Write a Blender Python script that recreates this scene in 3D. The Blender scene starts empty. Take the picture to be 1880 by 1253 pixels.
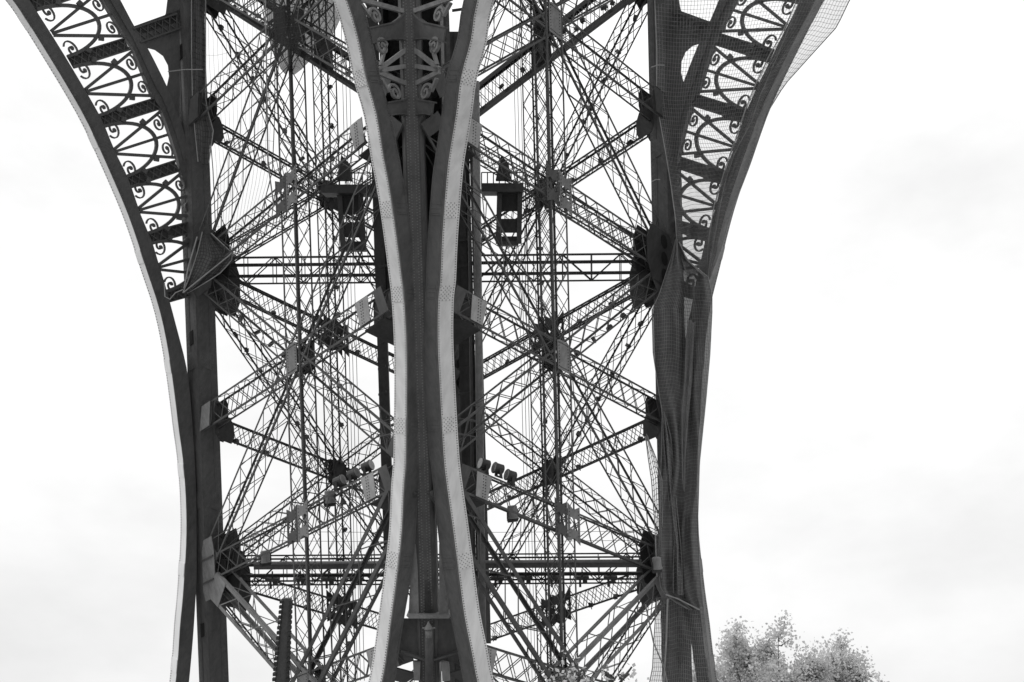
import bpy, math, random
import numpy as np
random.seed(7)
C = bpy.context.scene.collection
# ------------------------------------------------------------------ camera, sky, sun, exposure
F = 2070.86; TH = 0.581046          # focal length in photo pixels (1880 wide), upward pitch
CT, ST = math.cos(TH), math.sin(TH)
EYE = 1.7
cd = bpy.data.cameras.new('camera'); cam = bpy.data.objects.new('camera', cd); C.objects.link(cam)
cam.location = (0, 0, EYE); cam.rotation_euler = (math.pi/2+TH, 0, 0)
cd.sensor_width = 36; cd.lens = F/1880*36; cd.clip_start = .1; cd.clip_end = 6000
S = bpy.context.scene; S.camera = cam
S.view_settings.view_transform = 'Standard'; S.view_settings.look = 'None'
S.view_settings.exposure = 0.36; S.view_settings.gamma = 1; S.view_settings.use_curve_mapping = False

SUN_EL, SUN_AZ = math.radians(38), math.radians(248)   # elevation, compass bearing of the sun (0 = +Y, 90 = +X)
w = bpy.data.worlds.new('World'); S.world = w; w.use_nodes = True
nt = w.node_tree; nt.nodes.clear(); N = nt.nodes.new; L = nt.links.new
sky = N('ShaderNodeTexSky'); sky.sky_type = 'NISHITA'; sky.sun_disc = False
sky.sun_elevation = SUN_EL; sky.sun_rotation = SUN_AZ
bw = N('ShaderNodeRGBToBW'); L(sky.outputs[0], bw.inputs[0])
tc = N('ShaderNodeTexCoord'); sep = N('ShaderNodeSeparateXYZ'); L(tc.outputs['Generated'], sep.inputs[0])
def M(op, a, b=None, c=None):
    n = N('ShaderNodeMath'); n.operation = op
    for i, x in enumerate((a, b, c)):
        if x is None: continue
        if isinstance(x, (int, float)): n.inputs[i].default_value = x
        else: L(x, n.inputs[i])
    return n.outputs[0]
# overcast dome: brighter towards the zenith, dim below the horizon, soft cloud mottling
up = M('MAXIMUM', sep.outputs[2], 0.0)
grad = M('MULTIPLY_ADD', up, 3.8, 6.45)
mp = N('ShaderNodeMapping'); mp.inputs['Scale'].default_value = (1.0, 1.0, 2.0); L(tc.outputs['Generated'], mp.inputs[0])
nz = N('ShaderNodeTexNoise'); nz.inputs['Scale'].default_value = 2.6; nz.inputs['Detail'].default_value = 6; nz.inputs['Roughness'].default_value = .55
L(mp.outputs[0], nz.inputs['Vector'])
cl = M('MULTIPLY_ADD', nz.outputs['Fac'], .72, 0.545)
over = M('MULTIPLY', grad, cl)
tot = M('ADD', over, M('MULTIPLY', bw.outputs[0], 0.12))
hor = M('MULTIPLY_ADD', sep.outputs[2], 12.0, 0.5)
hor2 = N('ShaderNodeClamp'); L(hor, hor2.inputs[0]); 
tot2 = M('MULTIPLY', tot, M('MULTIPLY_ADD', hor2.outputs[0], .85, .15))
bg = N('ShaderNodeBackground'); L(tot2, bg.inputs[0]); bg.inputs[1].default_value = 0.1
wo = N('ShaderNodeOutputWorld'); L(bg.outputs[0], wo.inputs[0])
sd = bpy.data.lights.new('sun', 'SUN'); sd.energy = 0.9; sd.angle = math.radians(25); sd.color = (1, 1, 1)
so = bpy.data.objects.new('sun', sd); C.objects.link(so)
so.rotation_euler = (math.pi/2-SUN_EL, 0, math.pi-SUN_AZ)

# ------------------------------------------------------------------ materials
def mat(name, val, var=.25, rough=.6, scale=1.2, spec=.35, streak=True, bump=.0):
    m = bpy.data.materials.new(name); m.use_nodes = True
    t = m.node_tree; b = t.nodes['Principled BSDF']
    b.inputs['Roughness'].default_value = rough
    b.inputs['Specular IOR Level'].default_value = spec
    g = t.nodes.new('ShaderNodeNewGeometry')
    mpn = t.nodes.new('ShaderNodeMapping'); mpn.inputs['Scale'].default_value = (1, 1, .22 if streak else 1)
    t.links.new(g.outputs['Position'], mpn.inputs[0])
    n1 = t.nodes.new('ShaderNodeTexNoise'); n1.inputs['Scale'].default_value = scale; n1.inputs['Detail'].default_value = 7; n1.inputs['Roughness'].default_value = .62
    t.links.new(mpn.outputs[0], n1.inputs['Vector'])
    r = t.nodes.new('ShaderNodeValToRGB')
    lo, hi = val*(1-var), val*(1+var)
    r.color_ramp.elements[0].position = .38; r.color_ramp.elements[0].color = (lo, lo, lo, 1)
    r.color_ramp.elements[1].position = .62; r.color_ramp.elements[1].color = (hi, hi, hi, 1)
    n3 = t.nodes.new('ShaderNodeTexNoise'); n3.inputs['Scale'].default_value = scale*5.5; n3.inputs['Detail'].default_value = 8; n3.inputs['Roughness'].default_value = .7
    t.links.new(mpn.outputs[0], n3.inputs['Vector'])
    mxn = t.nodes.new('ShaderNodeMath'); mxn.operation = 'MULTIPLY_ADD'; mxn.inputs[1].default_value = .5
    hl = t.nodes.new('ShaderNodeMath'); hl.operation = 'MULTIPLY'; hl.inputs[1].default_value = .5
    t.links.new(n1.outputs['Fac'], hl.inputs[0]); t.links.new(n3.outputs['Fac'], mxn.inputs[0]); t.links.new(hl.outputs[0], mxn.inputs[2])
    t.links.new(mxn.outputs[0], r.inputs[0]); t.links.new(r.outputs[0], b.inputs['Base Color'])
    if bump:
        bp = t.nodes.new('ShaderNodeBump'); bp.inputs['Strength'].default_value = bump; bp.inputs['Distance'].default_value = .02
        n2 = t.nodes.new('ShaderNodeTexNoise'); n2.inputs['Scale'].default_value = 9; n2.inputs['Detail'].default_value = 5
        t.links.new(g.outputs['Position'], n2.inputs['Vector']); t.links.new(n2.outputs['Fac'], bp.inputs['Height']); t.links.new(bp.outputs[0], b.inputs['Normal'])
    return m
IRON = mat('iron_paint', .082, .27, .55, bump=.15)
DARK = mat('dark_iron_and_shade', .042, .35, .6)  # dark iron, lowered further so the recess shade sits in the colour
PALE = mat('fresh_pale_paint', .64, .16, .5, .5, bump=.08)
BRIGHT = mat('skylit_pale_paint', .78, .1, .5, .5, bump=.08)  # lighter copy of the soffit paint, open-sky light put into the colour
PLATE = mat('light_grey_paint', .34, .22, .5)
MID = mat('mid_grey_paint', .2, .3, .5)
NETM = mat('net_cord', .22, .2, .9, 2, .1, False)
ROPE = mat('pale_rope', .3, .2, .9, 3, .1, False)
BARK = mat('bark', .09, .4, .9, 4, .1, False)
GROUND = mat('gravel', .34, .3, .95, 2, .1, False)
GLASS = mat('lamp_glass', .3, .1, .15, 2, .5, False)
def sheer(name, val, cover):
    m = mat(name, val, .2, .95, 2, .05, False); t = m.node_tree
    b = t.nodes['Principled BSDF']; b.inputs['Alpha'].default_value = cover
    return m
LEAF = mat('leaf', .66, .3, .7, .9, .2, False)
t = LEAF.node_tree; b = t.nodes['Principled BSDF']
tr = t.nodes.new('ShaderNodeBsdfTranslucent'); mx = t.nodes.new('ShaderNodeMixShader'); mx.inputs[0].default_value = .5
t.links.new(b.inputs['Base Color'].links[0].from_socket, tr.inputs[0])
t.links.new(b.outputs[0], mx.inputs[1]); t.links.new(tr.outputs[0], mx.inputs[2]); t.links.new(mx.outputs[0], t.nodes['Material Output'].inputs[0])

# ------------------------------------------------------------------ coordinates
# The leg leans by almost the camera's pitch, so it is laid out in a leaning frame (x right, y up the lean, z away)
# and turned into the world (Z up) when a mesh is made.
V = lambda *a: np.array(a, float)
def W(p): return (p[0], p[2]*CT-p[1]*ST, EYE+p[2]*ST+p[1]*CT)
def Wi(X, Y, Z): Z -= EYE; return V(X, Z*CT-Y*ST, Y*CT+Z*ST)
def nrm(v): return v/np.linalg.norm(v)
def hor(ax, ay): return V(ax, -ay*ST, ay*CT)
PSI = -.01575; HL = 6.82686
u = V(-.0269563, 1, -.0380734); UN = nrm(u)
D0 = V(-3.55750, 2.79746-.55, 42.30049)
a1, a2 = math.radians(135)+PSI, math.radians(45)+PSI
hDB = hor(math.cos(a1), math.sin(a1)); hDC = hor(math.cos(a2), math.sin(a2))
SIDE = 15.0
COL = {'D': D0, 'B': D0+SIDE*hDB, 'C': D0+SIDE*hDC}; COL['A'] = COL['B']+COL['C']-D0
def K(n, lev): return COL[n]+u*HL*(2-lev)
def ray(px, py): return V((px-940)/F, (626.5-py)/F, 1)
def hit(px, py, P0, n): d = ray(px, py); return d*(np.dot(P0, n)/np.dot(d, n))
def at(px, py, z): return ray(px, py)*z
def pix(P): return 940+F*P[0]/P[2], 626.5-F*P[1]/P[2]
def facing(n): return n if n[2] < 0 else -n
nDB = facing(nrm(np.cross(hDB, UN))); nDC = facing(nrm(np.cross(hDC, UN)))   # normals of the leg's face planes, towards the viewer's side

# ------------------------------------------------------------------ mesh builder
class MB:
    def __init__(s): s.v = []; s.f = []
    def add(s, vs, fs):
        o = len(s.v); s.v += [V(*q) for q in vs]; s.f += [tuple(i+o for i in q) for q in fs]
    def box(s, P, Q, v, w_):
        """box from P to Q; v, w_ = half-size vectors"""
        vs = [P-v-w_, P+v-w_, P+v+w_, P-v+w_, Q-v-w_, Q+v-w_, Q+v+w_, Q-v+w_]
        s.add(vs, [(3,2,1,0),(4,5,6,7),(0,1,5,4),(1,2,6,5),(2,3,7,6),(3,0,4,7)])
    def bar(s, P, Q, v, a, b):
        t = nrm(Q-P); v = v-t*np.dot(v, t)
        v = nrm(v); w_ = np.cross(t, v); s.box(P, Q, v*a/2, w_*b/2)
    def prism(s, poly, d):
        n = len(poly)
        vs = list(poly)+[p+d for p in poly]
        s.add(vs, [tuple(range(n)), tuple(range(2*n-1, n-1, -1))]+[((i+1) % n, i, n+i, n+(i+1) % n) for i in range(n)])
    def strip(s, A, B, d):
        """closed plate between curves A and B, thickness vector d"""
        n = len(A); vs = []
        for a, b_ in zip(A, B): vs += [a, b_, b_+d, a+d]
        fs = [(3,2,1,0), tuple(4*(n-1)+i for i in range(4))]
        for i in range(n-1):
            for j in range(4):
                k = (j+1) % 4; fs.append((4*i+j, 4*i+k, 4*i+4+k, 4*i+4+j))
        s.add(vs, fs)
    def ribbon(s, pts, half, d):
        """flat bar following a polyline: half-width vectors from the plane normal d"""
        A, B = [], []
        dn = nrm(d)
        for i, p in enumerate(pts):
            t = nrm(pts[min(i+1, len(pts)-1)]-pts[max(i-1, 0)])
            q = nrm(np.cross(dn, t)); A.append(p-q*half); B.append(p+q*half)
        s.strip(A, B, d)
    def tube(s, pts, r, n=6, caps=True):
        rings = []
        for i, p in enumerate(pts):
            t = nrm(pts[min(i+1, len(pts)-1)]-pts[max(i-1, 0)])
            a = np.cross(t, V(0, 0, 1)); 
            if np.linalg.norm(a) < 1e-3: a = np.cross(t, V(1, 0, 0))
            a = nrm(a); b_ = np.cross(t, a); rr = r[i] if hasattr(r, '__len__') else r
            rings.append([p+rr*(a*math.cos(2*math.pi*k/n)+b_*math.sin(2*math.pi*k/n)) for k in range(n)])
        vs = [q for rg in rings for q in rg]; fs = []
        for i in range(len(pts)-1):
            for k in range(n): fs.append((i*n+k, i*n+(k+1) % n, (i+1)*n+(k+1) % n, (i+1)*n+k))
        if caps: fs += [tuple(range(n-1, -1, -1)), tuple((len(pts)-1)*n+k for k in range(n))]
        s.add(vs, fs)
    def dot(s, P, n, r, h=None, k=6):
        a = np.cross(n, V(0, 1, 0)); 
        if np.linalg.norm(a) < .05: a = np.cross(n, V(1, 0, 0))
        a = nrm(a); b_ = np.cross(n, a); h = h or r*.6
        vs = [P+r*(a*math.cos(2*math.pi*i/k)+b_*math.sin(2*math.pi*i/k)) for i in range(k)]
        vs += [P+n*h*.9+.55*r*(a*math.cos(2*math.pi*i/k)+b_*math.sin(2*math.pi*i/k)) for i in range(k)]
        s.add(vs, [(i, (i+1) % k, k+(i+1) % k, k+i) for i in range(k)]+[tuple(range(k, 2*k))])
    def build(s, name, m, parent=None, smooth=False):
        if not s.v: return None
        P = np.array([W(p) for p in s.v]); c = (P.min(0)+P.max(0))/2
        me = bpy.data.meshes.new(name); me.from_pydata((P-c).tolist(), [], s.f); me.materials.append(m)
        me.validate(); me.update()
        if smooth:
            for q in me.polygons: q.use_smooth = True
        o = bpy.data.objects.new(name, me); C.objects.link(o)
        put(o, c, parent); return o
WL = {}
def put(o, c, parent=None):
    WL[o.name] = np.array(c, float); o.location = c
    if parent is not None:
        o.parent = parent; o.location = np.array(c)-WL[parent.name]
def empty(name, c, **kw):
    o = bpy.data.objects.new(name, None); C.objects.link(o); put(o, c); tag(o, **kw); return o
def tag(o, label=None, category=None, group=None, kind=None):
    for k, v_ in (('label', label), ('category', category), ('group', group), ('kind', kind)):
        if v_: o[k] = v_
    return o
def stuff(o):
    if o: o['kind'] = 'stuff'
    return o
def one(fn, name, m, parent=None, smooth=False):
    b_ = MB(); fn(b_); return b_.build(name, m, parent, smooth)

# ------------------------------------------------------------------ ground
g = bpy.data.meshes.new('ground'); R = 2500
g.from_pydata([(-R,-R,0),(R,-R,0),(R,R,0),(-R,R,0)], [], [(0,1,2,3)]); g.materials.append(GROUND)
go = bpy.data.objects.new('ground', g); C.objects.link(go); tag(go, kind='structure')

# ------------------------------------------------------------------ the tower leg
base = W(K('D', 6.9))
TOWER = empty('iron_tower', (base[0], base[1], 0), label='leg of a riveted iron lattice tower with arches curving off both sides', category='tower')
unit = bpy.data.meshes.new('lacing_bar')
unit.from_pydata([(x, y, z) for z in (-.5, .5) for y in (-.5, .5) for x in (-.5, .5)], [], [(0,2,3,1),(4,5,7,6),(0,1,5,4),(2,6,7,3),(0,4,6,2),(1,3,7,5)])
unit.materials.append(IRON)
unit_dark = unit.copy(); unit_dark.materials[0] = DARK
from mathutils import Matrix
def single_bar(name, me, P, Q, v, a, b_, parent):
    p, q = V(*W(P)), V(*W(Q)); vv = V(*W(P+v))-p
    L_ = np.linalg.norm(q-p); t_ = (q-p)/L_; vv = nrm(vv-t_*np.dot(vv, t_)); ww = np.cross(t_, vv)
    o = bpy.data.objects.new(name, me); C.objects.link(o)
    o.rotation_euler = Matrix(np.array([vv, ww, t_]).T.tolist()).to_euler(); o.scale = (a, b_, L_)
    put(o, (p+q)/2, parent); return o
single_count = [0]
def girder(P, Q, v, wd, dp, ch=.12, lc=.055, nx=None, style='X', side='Z', ends=(0, 0), mids=(), m=IRON, single=False, pm=None, lm=None, name='lattice_girder', front_only=False, chm=None):
    """box truss from P to Q: wd across v (in the face), dp through it; ends = solid plates at both ends; mids = plates at length fractions"""
    t_ = nrm(Q-P); Lg = np.linalg.norm(Q-P); v = nrm(v-t_*np.dot(v, t_)); n = np.cross(t_, v); n = facing(n)
    lm = lm or m
    root = MB()
    # body: end plates and battens on both sides of the box
    e0, e1 = max(ends[0], .25), max(ends[1], .25)
    tail = MB()
    for q, (s0, s1) in enumerate(((0, e0), (Lg-e1, Lg))):
        for sg in (1, -1):
            c0 = P+t_*s0+n*sg*(dp/2-ch*.25); c1 = P+t_*s1+n*sg*(dp/2-ch*.25)
            (root if q == 0 else tail).box(c0, c1, v*(wd/2-ch*.1), n*.012)
    for fr in mids:
        for sg in (1, -1):
            c = P+t_*Lg*fr+n*sg*(dp/2-ch*.25); root.box(c-t_*.55, c+t_*.55, v*(wd/2-ch*.1), n*.012)
    r = root.build(name, pm or m, TOWER); tail.build('end_plate', pm or m, r)
    for sv in (1, -1):
        for sn in (1, -1):
            c = v*sv*(wd/2-ch/2)+n*sn*(dp/2-ch/2)
            b_ = MB(); b_.box(P+c, Q+c, v*ch/2, n*ch*.14)               # angle iron: two thin legs
            c2 = c+v*sv*ch*.36-n*sn*ch*.5
            b_.box(P+c2, Q+c2, v*ch*.14, n*ch*.36)
            b_.build('chord', chm or m, r)
    lac = MB()
    nx = nx or max(2, int(round((Lg-e0-e1)/(wd*.85))))
    def put_bar(a, b_, vv, aa, bb):
        if single and single_count[0] < 296:
            single_count[0] += 1; single_bar('lacing_bar', unit if lm is not DARK else unit_dark, a, b_, vv, aa, bb, r)
        else: lac.bar(a, b_, vv, aa, bb)
    s_ = [e0+(Lg-e0-e1)*i/nx for i in range(nx+1)]
    for sn in ((1,) if front_only else (1, -1)):
        off = n*sn*(dp/2-ch*.5)
        for i in range(nx):
            A0, A1 = P+t_*s_[i], P+t_*s_[i+1]; hv = v*(wd/2-ch*.6)
            if style == 'X':
                put_bar(A0-hv+off, A1+hv+off, n, .016, lc); put_bar(A0+hv+off*1.02, A1-hv+off*1.02, n, .016, lc)
            elif style == 'Z':
                sgn = 1 if i % 2 else -1; put_bar(A0-hv*sgn+off, A1+hv*sgn+off, n, .016, lc)
            elif style == 'V':
                sgn = 1 if i % 2 else -1; put_bar(A0-hv*sgn+off, A1+hv*sgn+off, n, .016, lc); put_bar(A1-hv+off, A1+hv+off, n, .016, lc*.8)
    if side:
        ny = max(2, int(round((Lg-e0-e1)/(dp*1.05)))) if dp > .3 else 0
        q_ = [e0+(Lg-e0-e1)*i/ny for i in range(ny+1)] if ny else []
        for sv in (1, -1):
            off = v*sv*(wd/2-ch*.5)
            for i in range(ny):
                A0, A1 = P+t_*q_[i], P+t_*q_[i+1]; hn = n*(dp/2-ch*.6); sgn = 1 if (i+(sv > 0)) % 2 else -1
                lac.bar(A0-hn*sgn+off, A1+hn*sgn+off, v, .016, lc*.9)
    stuff(lac.build('lacing', lm, r))
    return r

FACE = {'DB': ('D', 'B', nDB), 'DC': ('D', 'C', nDC), 'BA': ('B', 'A', nDC), 'CA': ('C', 'A', nDB)}
# rafters (the four corner posts): riveted boxes with corner angles
def rafter(n, half, l0, l1, m, hole=False):
    P, Q = K(n, l0), K(n, l1)
    hx, hy = nrm(hDB), nrm(hDC)
    b_ = MB(); b_.box(P, Q, hx*half, hy*half)
    r = b_.build('rafter', m, TOWER)
    for sx in (1, -1):
        for sy in (1, -1):
            for (p, q) in ((hx*sx*(half+.015)+hy*sy*(half-.14), (hx*.015, hy*.13)), (hy*sy*(half+.015)+hx*sx*(half-.14), (hy*.015, hx*.13))):
                one(lambda k: k.box(P+p, Q+p, *q), 'corner_angle', m, r)
    for s_ in (1, -1):      # wide cover strips on the two faces turned to the middle of the legs
        one(lambda k: k.box(P-hx*(half+.012)+hy*s_*.2, Q-hx*(half+.012)+hy*s_*.2, hx*.012, hy*.06), 'cover_strip', m, r)
        one(lambda k: k.box(P-hy*(half+.012)+hx*s_*.2, Q-hy*(half+.012)+hx*s_*.2, hy*.012, hx*.06), 'cover_strip', m, r)
    # splice collars and rivets
    rv = MB()
    lev = l0
    while lev < l1:
        c = K(n, lev)
        for (nn, ss) in ((-hx, hy), (-hy, hx)):
            for s_ in (-half+.07, -half+.2, half-.07, half-.2):
                rv.dot(c+nn*(half+.03)+ss*s_, nn, .03, .02, 5)
        lev += .028
    stuff(rv.build('rivets', m, r))
    if n != 'A':
        for lev in (.25, 1.62, 2.55, 4.3):
            for (n_, s_) in ((-hx, hy), (-hy, hx)):
                c = K(n, lev)+n_*(half+.03)
                sp = one(lambda k: k.box(c-UN*.4, c+UN*.4, s_*(half-.03), n_*.012), 'splice_plate', m, r); rv = MB()
                for a in range(6):
                    for b_ in range(6): rv.dot(c+n_*.012+UN*(-.33+.132*a)+s_*(-.36+.144*b_), n_, .026, .02, 5)
                stuff(rv.build('rivets', m, sp))
    if hole:
        for lev in (1.47, 3.42, -.4):
            c = K(n, lev)-hy*(half+.03)+hx*0
            one(lambda k: k.box(c-UN*.3, c+UN*.3, hx*.13, hy*.02), 'hole_shade', BLACK, r)  # flat black patch painted as the shade inside a hole
    return r
BLACK = mat('opening_shade', .012, .2, .9)  # black that stands in for the shade inside openings
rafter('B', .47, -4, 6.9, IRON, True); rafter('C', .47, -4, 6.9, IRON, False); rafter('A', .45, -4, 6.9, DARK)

# girders of the four faces
for fk, (n1, n2, nn) in FACE.items():
    near = n1 == 'D'
    for lev in range(-2, 6):
        P, Q = K(n1, lev), K(n2, lev)
        t_ = nrm(Q-P)
        big = lev % 2 != 0
        vv = UN
        if near:
            P = P+t_*(2.5 if lev <= 1 else 1.5); Q = Q-t_*.45
            girder(P, Q, vv, 1.02, .8, .078, .038, nx=15, style='X', ends=(.5, .5), m=IRON, single=lev in (1, 2, 3, 4), pm=IRON)
        else:
            P = P+t_*.4; Q = Q-t_*.4
            hv = lev in (-1,)
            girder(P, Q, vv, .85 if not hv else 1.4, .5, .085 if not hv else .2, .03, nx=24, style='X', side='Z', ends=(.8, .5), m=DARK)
    for lev in (-3, -1, 1, 3):
        for (p, q) in ((n1, n2), (n2, n1)):
            P, Q = K(p, lev), K(q, lev+2); t_ = nrm(Q-P)
            P = P+t_*.9; Q = Q-t_*.9
            vv = np.cross(nn, t_)
            if near and lev == 3: girder(P, Q, vv, 1.35, 1.0, .16, .05, nx=13, style='Z', ends=(.8, .8), m=MID if (p != 'D') else IRON)
            elif near: girder(P, Q, vv, .95, .82, .078, .035, nx=14, style='X', ends=(.6, .6), m=IRON)
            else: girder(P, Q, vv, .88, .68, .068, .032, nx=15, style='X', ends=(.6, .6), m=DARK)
# cross ties from corner B to corner C at the big levels
for lev in (-1, 1, 3):
    P, Q = K('B', lev), K('C', lev); t_ = nrm(Q-P)
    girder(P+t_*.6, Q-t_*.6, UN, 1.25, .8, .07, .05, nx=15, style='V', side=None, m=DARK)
    for s_ in (.25, -.25):
        one(lambda k: k.box(P+UN*s_+t_*.5, Q+UN*s_-t_*.5, UN*.07, V(0, 0, .1)), 'tie_rail', DARK, TOWER)
# vertical lattice masts at the middle of each face
for fk, (n1, n2, nn) in FACE.items():
    mid = lambda lev: (K(n1, lev)+K(n2, lev))/2+(nrm(K('A', 0)-K('C', 0))*.55 if fk == 'CA' else 0)
    near = n1 == 'D'
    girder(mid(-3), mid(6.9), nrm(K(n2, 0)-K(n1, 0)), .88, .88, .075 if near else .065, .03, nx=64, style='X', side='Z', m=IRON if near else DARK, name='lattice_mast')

# gusset plates
def octo(c, t_, v, a, b_, cut=.35):
    return [c+t_*a*x+v*b_*y for x, y in ((-1, -1+cut), (-1, 1-cut), (-1+cut, 1), (1-cut, 1), (1, 1-cut*1.6), (1, -1+cut*1.6), (1-cut, -1), (-1+cut, -1))]
for n, faces in (('B', (('D', nDB), ('A', nDC))), ('C', (('D', nDC), ('A', nDB)))):
    for lev in range(-2, 6):
        for (o_, nn) in faces:
            t_ = nrm(K(o_, lev)-K(n, lev)); big = lev % 2 != 0
            for sg in (.43, -.43):
                c = K(n, lev)+t_*(1.05 if big else .85)+nn*sg
                lo = n == 'B' and lev == 3 and o_ == 'D' and sg > 0
                gp = one(lambda k: k.prism(octo(c-t_*(.45 if lo else 0), t_, UN, (.5 if lo else .9) if big else .5, (1.4 if n == 'B' else 1.2) if big else .6), nn*.03), 'gusset_plate', MID if lo else DARK, TOWER)
                if lo:
                    for q in (.5, -.55): one(lambda k: k.box(c-t_*.93+UN*q+nn*.06, c+UN*q+nn*.06, UN*.03, nn*.04), 'rib', IRON, gp)
                if big and sg > 0 and not lo:
                    for q in (.75, 0, -.75):
                        one(lambda k: k.prism([c-t_*.25+nn*.035+UN*q+t_*.22*math.cos(a)+UN*.3*math.sin(a) for a in np.linspace(0, 6.283, 13)[:-1]], nn*.012), 'oval_hole_shade', BLACK, gp)  # solid black oval, the shade of a hole painted on the gusset
# box ends of the near girders next to the corner in front: pale batten plates and dark inner plates
for n, nn in (('B', nDB), ('C', nDC)):
    for lev in range(-1, 6):
        P = K('D', lev); t_ = nrm(K(n, lev)-P)
        c = P+t_*2.75+nn*.42
        pl = one(lambda k: k.prism([c-t_*.4-UN*.5, c+t_*.22-UN*.5, c+t_*.5+UN*.5, c-t_*.28+UN*.5], nn*.025), 'batten_plate', PLATE, TOWER)
        rv = MB()
        for s_ in (-.06, .06):
            for j in range(8): rv.dot(c+nn*.026+t_*(s_+.02+.1*(j/8))+UN*(-.42+j*.12), nn, .028, .02, 5)
        stuff(rv.build('rivets', DARK, pl))
        c = P+t_*2.4-nn*.42
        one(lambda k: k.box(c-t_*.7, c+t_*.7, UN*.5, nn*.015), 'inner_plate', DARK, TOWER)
        if lev % 2 == 0:
            c = K(n, lev)-t_*.85+nn*.47
            one(lambda k: k.prism([c-t_*.3-UN*.52, c+t_*.5-UN*.52, c+t_*.25+UN*.52, c-t_*.45+UN*.52], nn*.025), 'batten_plate', MID if n == 'B' and lev >= 2 else IRON, TOWER)
for lev in range(-1, 6):
    P = K('D', lev)-UN*.62; tb, tc_ = nrm(hDB), nrm(hDC)
    for x_, y_ in ((tb, tc_), (tc_, tb)):
        one(lambda k: k.prism([P+x_*1.9, P+x_*3.2, P+x_*3.2+y_*1.5, P+x_*1.9+y_*1.1], UN*.06), 'landing_plate', DARK, TOWER)
# plates in the middle of each face, with a four-lobed opening on the odd levels
def mid_plate(c, t_, v, nn, a, b_, hole, m):
    out, inn = [], []
    pv = [(a, b_), (0, b_*.74), (-a, b_), (-a, -b_), (0, -b_*.74), (a, -b_)]
    ang = sorted({round(2*math.pi*(i+.5)/40, 5) for i in range(40)} | {round(math.atan2(y, x) % (2*math.pi), 5) for x, y in pv})
    for th in ang:
        cx, sx = math.cos(th), math.sin(th); r = 9
        for (x0, y0), (x1, y1) in zip(pv, pv[1:]+pv[:1]):
            den = cx*(y1-y0)-sx*(x1-x0)
            if abs(den) < 1e-9: continue
            q = (x0*(y1-y0)-y0*(x1-x0))/den; w_ = (cx*y0-sx*x0)/-den if abs(den) > 1e-9 else 0
            if q > 0 and -1e-3 <= (x0*sx-y0*cx)/(-(x1-x0)*sx+(y1-y0)*cx) <= 1+1e-3: r = min(r, q)
        out.append(c+(t_*cx+v*sx)*r)
        rr = .07+.24*abs(math.cos(2*(th-math.pi/4)))**.6
        inn.append(c+(t_*cx+v*sx)*rr)
    mb = MB()
    if hole:
        mb.strip(out+out[:1], inn+inn[:1], nn*.03)
    else: mb.prism([c-t_*a*.62-v*b_, c+t_*a*.62-v*b_, c+t_*a*.62+v*b_*.9, c+t_*a*.3+v*b_, c-t_*a*.3+v*b_, c-t_*a*.62+v*b_*.9], nn*.03)
    return mb.build('mid_plate', m, TOWER)
for fk, (n1, n2, nn) in FACE.items():
    near = n1 == 'D'
    for lev in range(-1, 6):
        c = (K(n1, lev)+K(n2, lev))/2; t_ = nrm(K(n2, lev)-K(n1, lev)); hole = lev in (1, 3)
        for i, sg in enumerate((.44, -.44) if near else (.3, -.3)):
            if hole and near and sg < 0: continue
            for s_ in ((-.38, .38) if hole else (0,)):
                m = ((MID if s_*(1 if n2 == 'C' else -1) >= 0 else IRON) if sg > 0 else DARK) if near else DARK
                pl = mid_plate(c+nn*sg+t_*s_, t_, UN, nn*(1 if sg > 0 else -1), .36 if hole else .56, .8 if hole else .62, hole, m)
                if sg > 0 and near:
                    rv = MB(); f_ = c+nn*(sg+.032)+t_*s_; a, b_ = (.3, .62) if hole else (.46, .5)
                    for q in np.linspace(-1, 1, 9):
                        for r_ in (-1, 1):
                            rv.dot(f_+t_*a*r_*(.62 if not hole else 1)*.92+UN*b_*q*.95, nn, .026, .02, 5)
                            if not hole: rv.dot(f_+t_*a*q*.6+UN*b_*r_, nn, .026, .02, 5)
                    stuff(rv.build('rivets', DARK, pl))

# ------------------------------------------------------------------ arches
def resample(curve, ys):
    xs = np.array(curve, float); return [(float(np.interp(y, xs[:, 1], xs[:, 0])), y) for y in ys]
def smooth_px(curve, n):
    """interpolate a px polyline smoothly (Catmull-Rom), n points per span"""
    P = [np.array(p, float) for p in curve]; out = []
    for i in range(len(P)-1):
        p0, p1, p2, p3 = P[max(i-1, 0)], P[i], P[i+1], P[min(i+2, len(P)-1)]
        for k in range(n):
            s_ = k/n; out.append(tuple(.5*((2*p1)+(-p0+p2)*s_+(2*p0-5*p1+4*p2-p3)*s_**2+(-p0+3*p1-3*p2+p3)*s_**3)))
    out.append(tuple(P[-1])); return out
OUT_EDGE = [(-175,-320),(-68,-120),(24,0),(73,75),(148,200),(191,290),(238,400),(271,500),(291,560),(305,620),(315,680),(323,740),(329,790),(336,840),(341,900),(343,960),(342,1010),(340,1040),(336,1100),(331,1150),(328,1200),(323,1253),(312,1330),(296,1420)]
OUT_WEB = [(-120,-320),(-20,-120),(54,0),(105,80),(156,165),(188,222),(211,278),(236,329),(260,399),(278,440),(290,480),(302,519),(312,555),(327,612),(337,650),(345,690),(352,760),(357,840),(360,900),(361,960),(361,1010),(361,1060),(359,1100),(356,1150),(352,1200),(347,1253),(338,1330),(324,1420)]
FAN_OUT = [(26,-320),(117,-120),(158,-60),(191,3),(231,67),(245,89),(282,179),(298,204),(326,287),(341,345),(370,420),(398,520)]
CHORD_OUT = [(60,-320),(150,-120),(188,-60),(220,0),(247,51),(270,88),(306,160),(326,210),(345,270)]
def to_ab(px, py, n, h, nn):
    X = hit(px, py, COL[n], nn)-COL[n]
    A_ = np.array([h, u]).T; s_, *_ = np.linalg.lstsq(A_, X, rcond=None); return s_
hAB = -hDC; hAC = -hDB      # away from the leg, outwards
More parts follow.
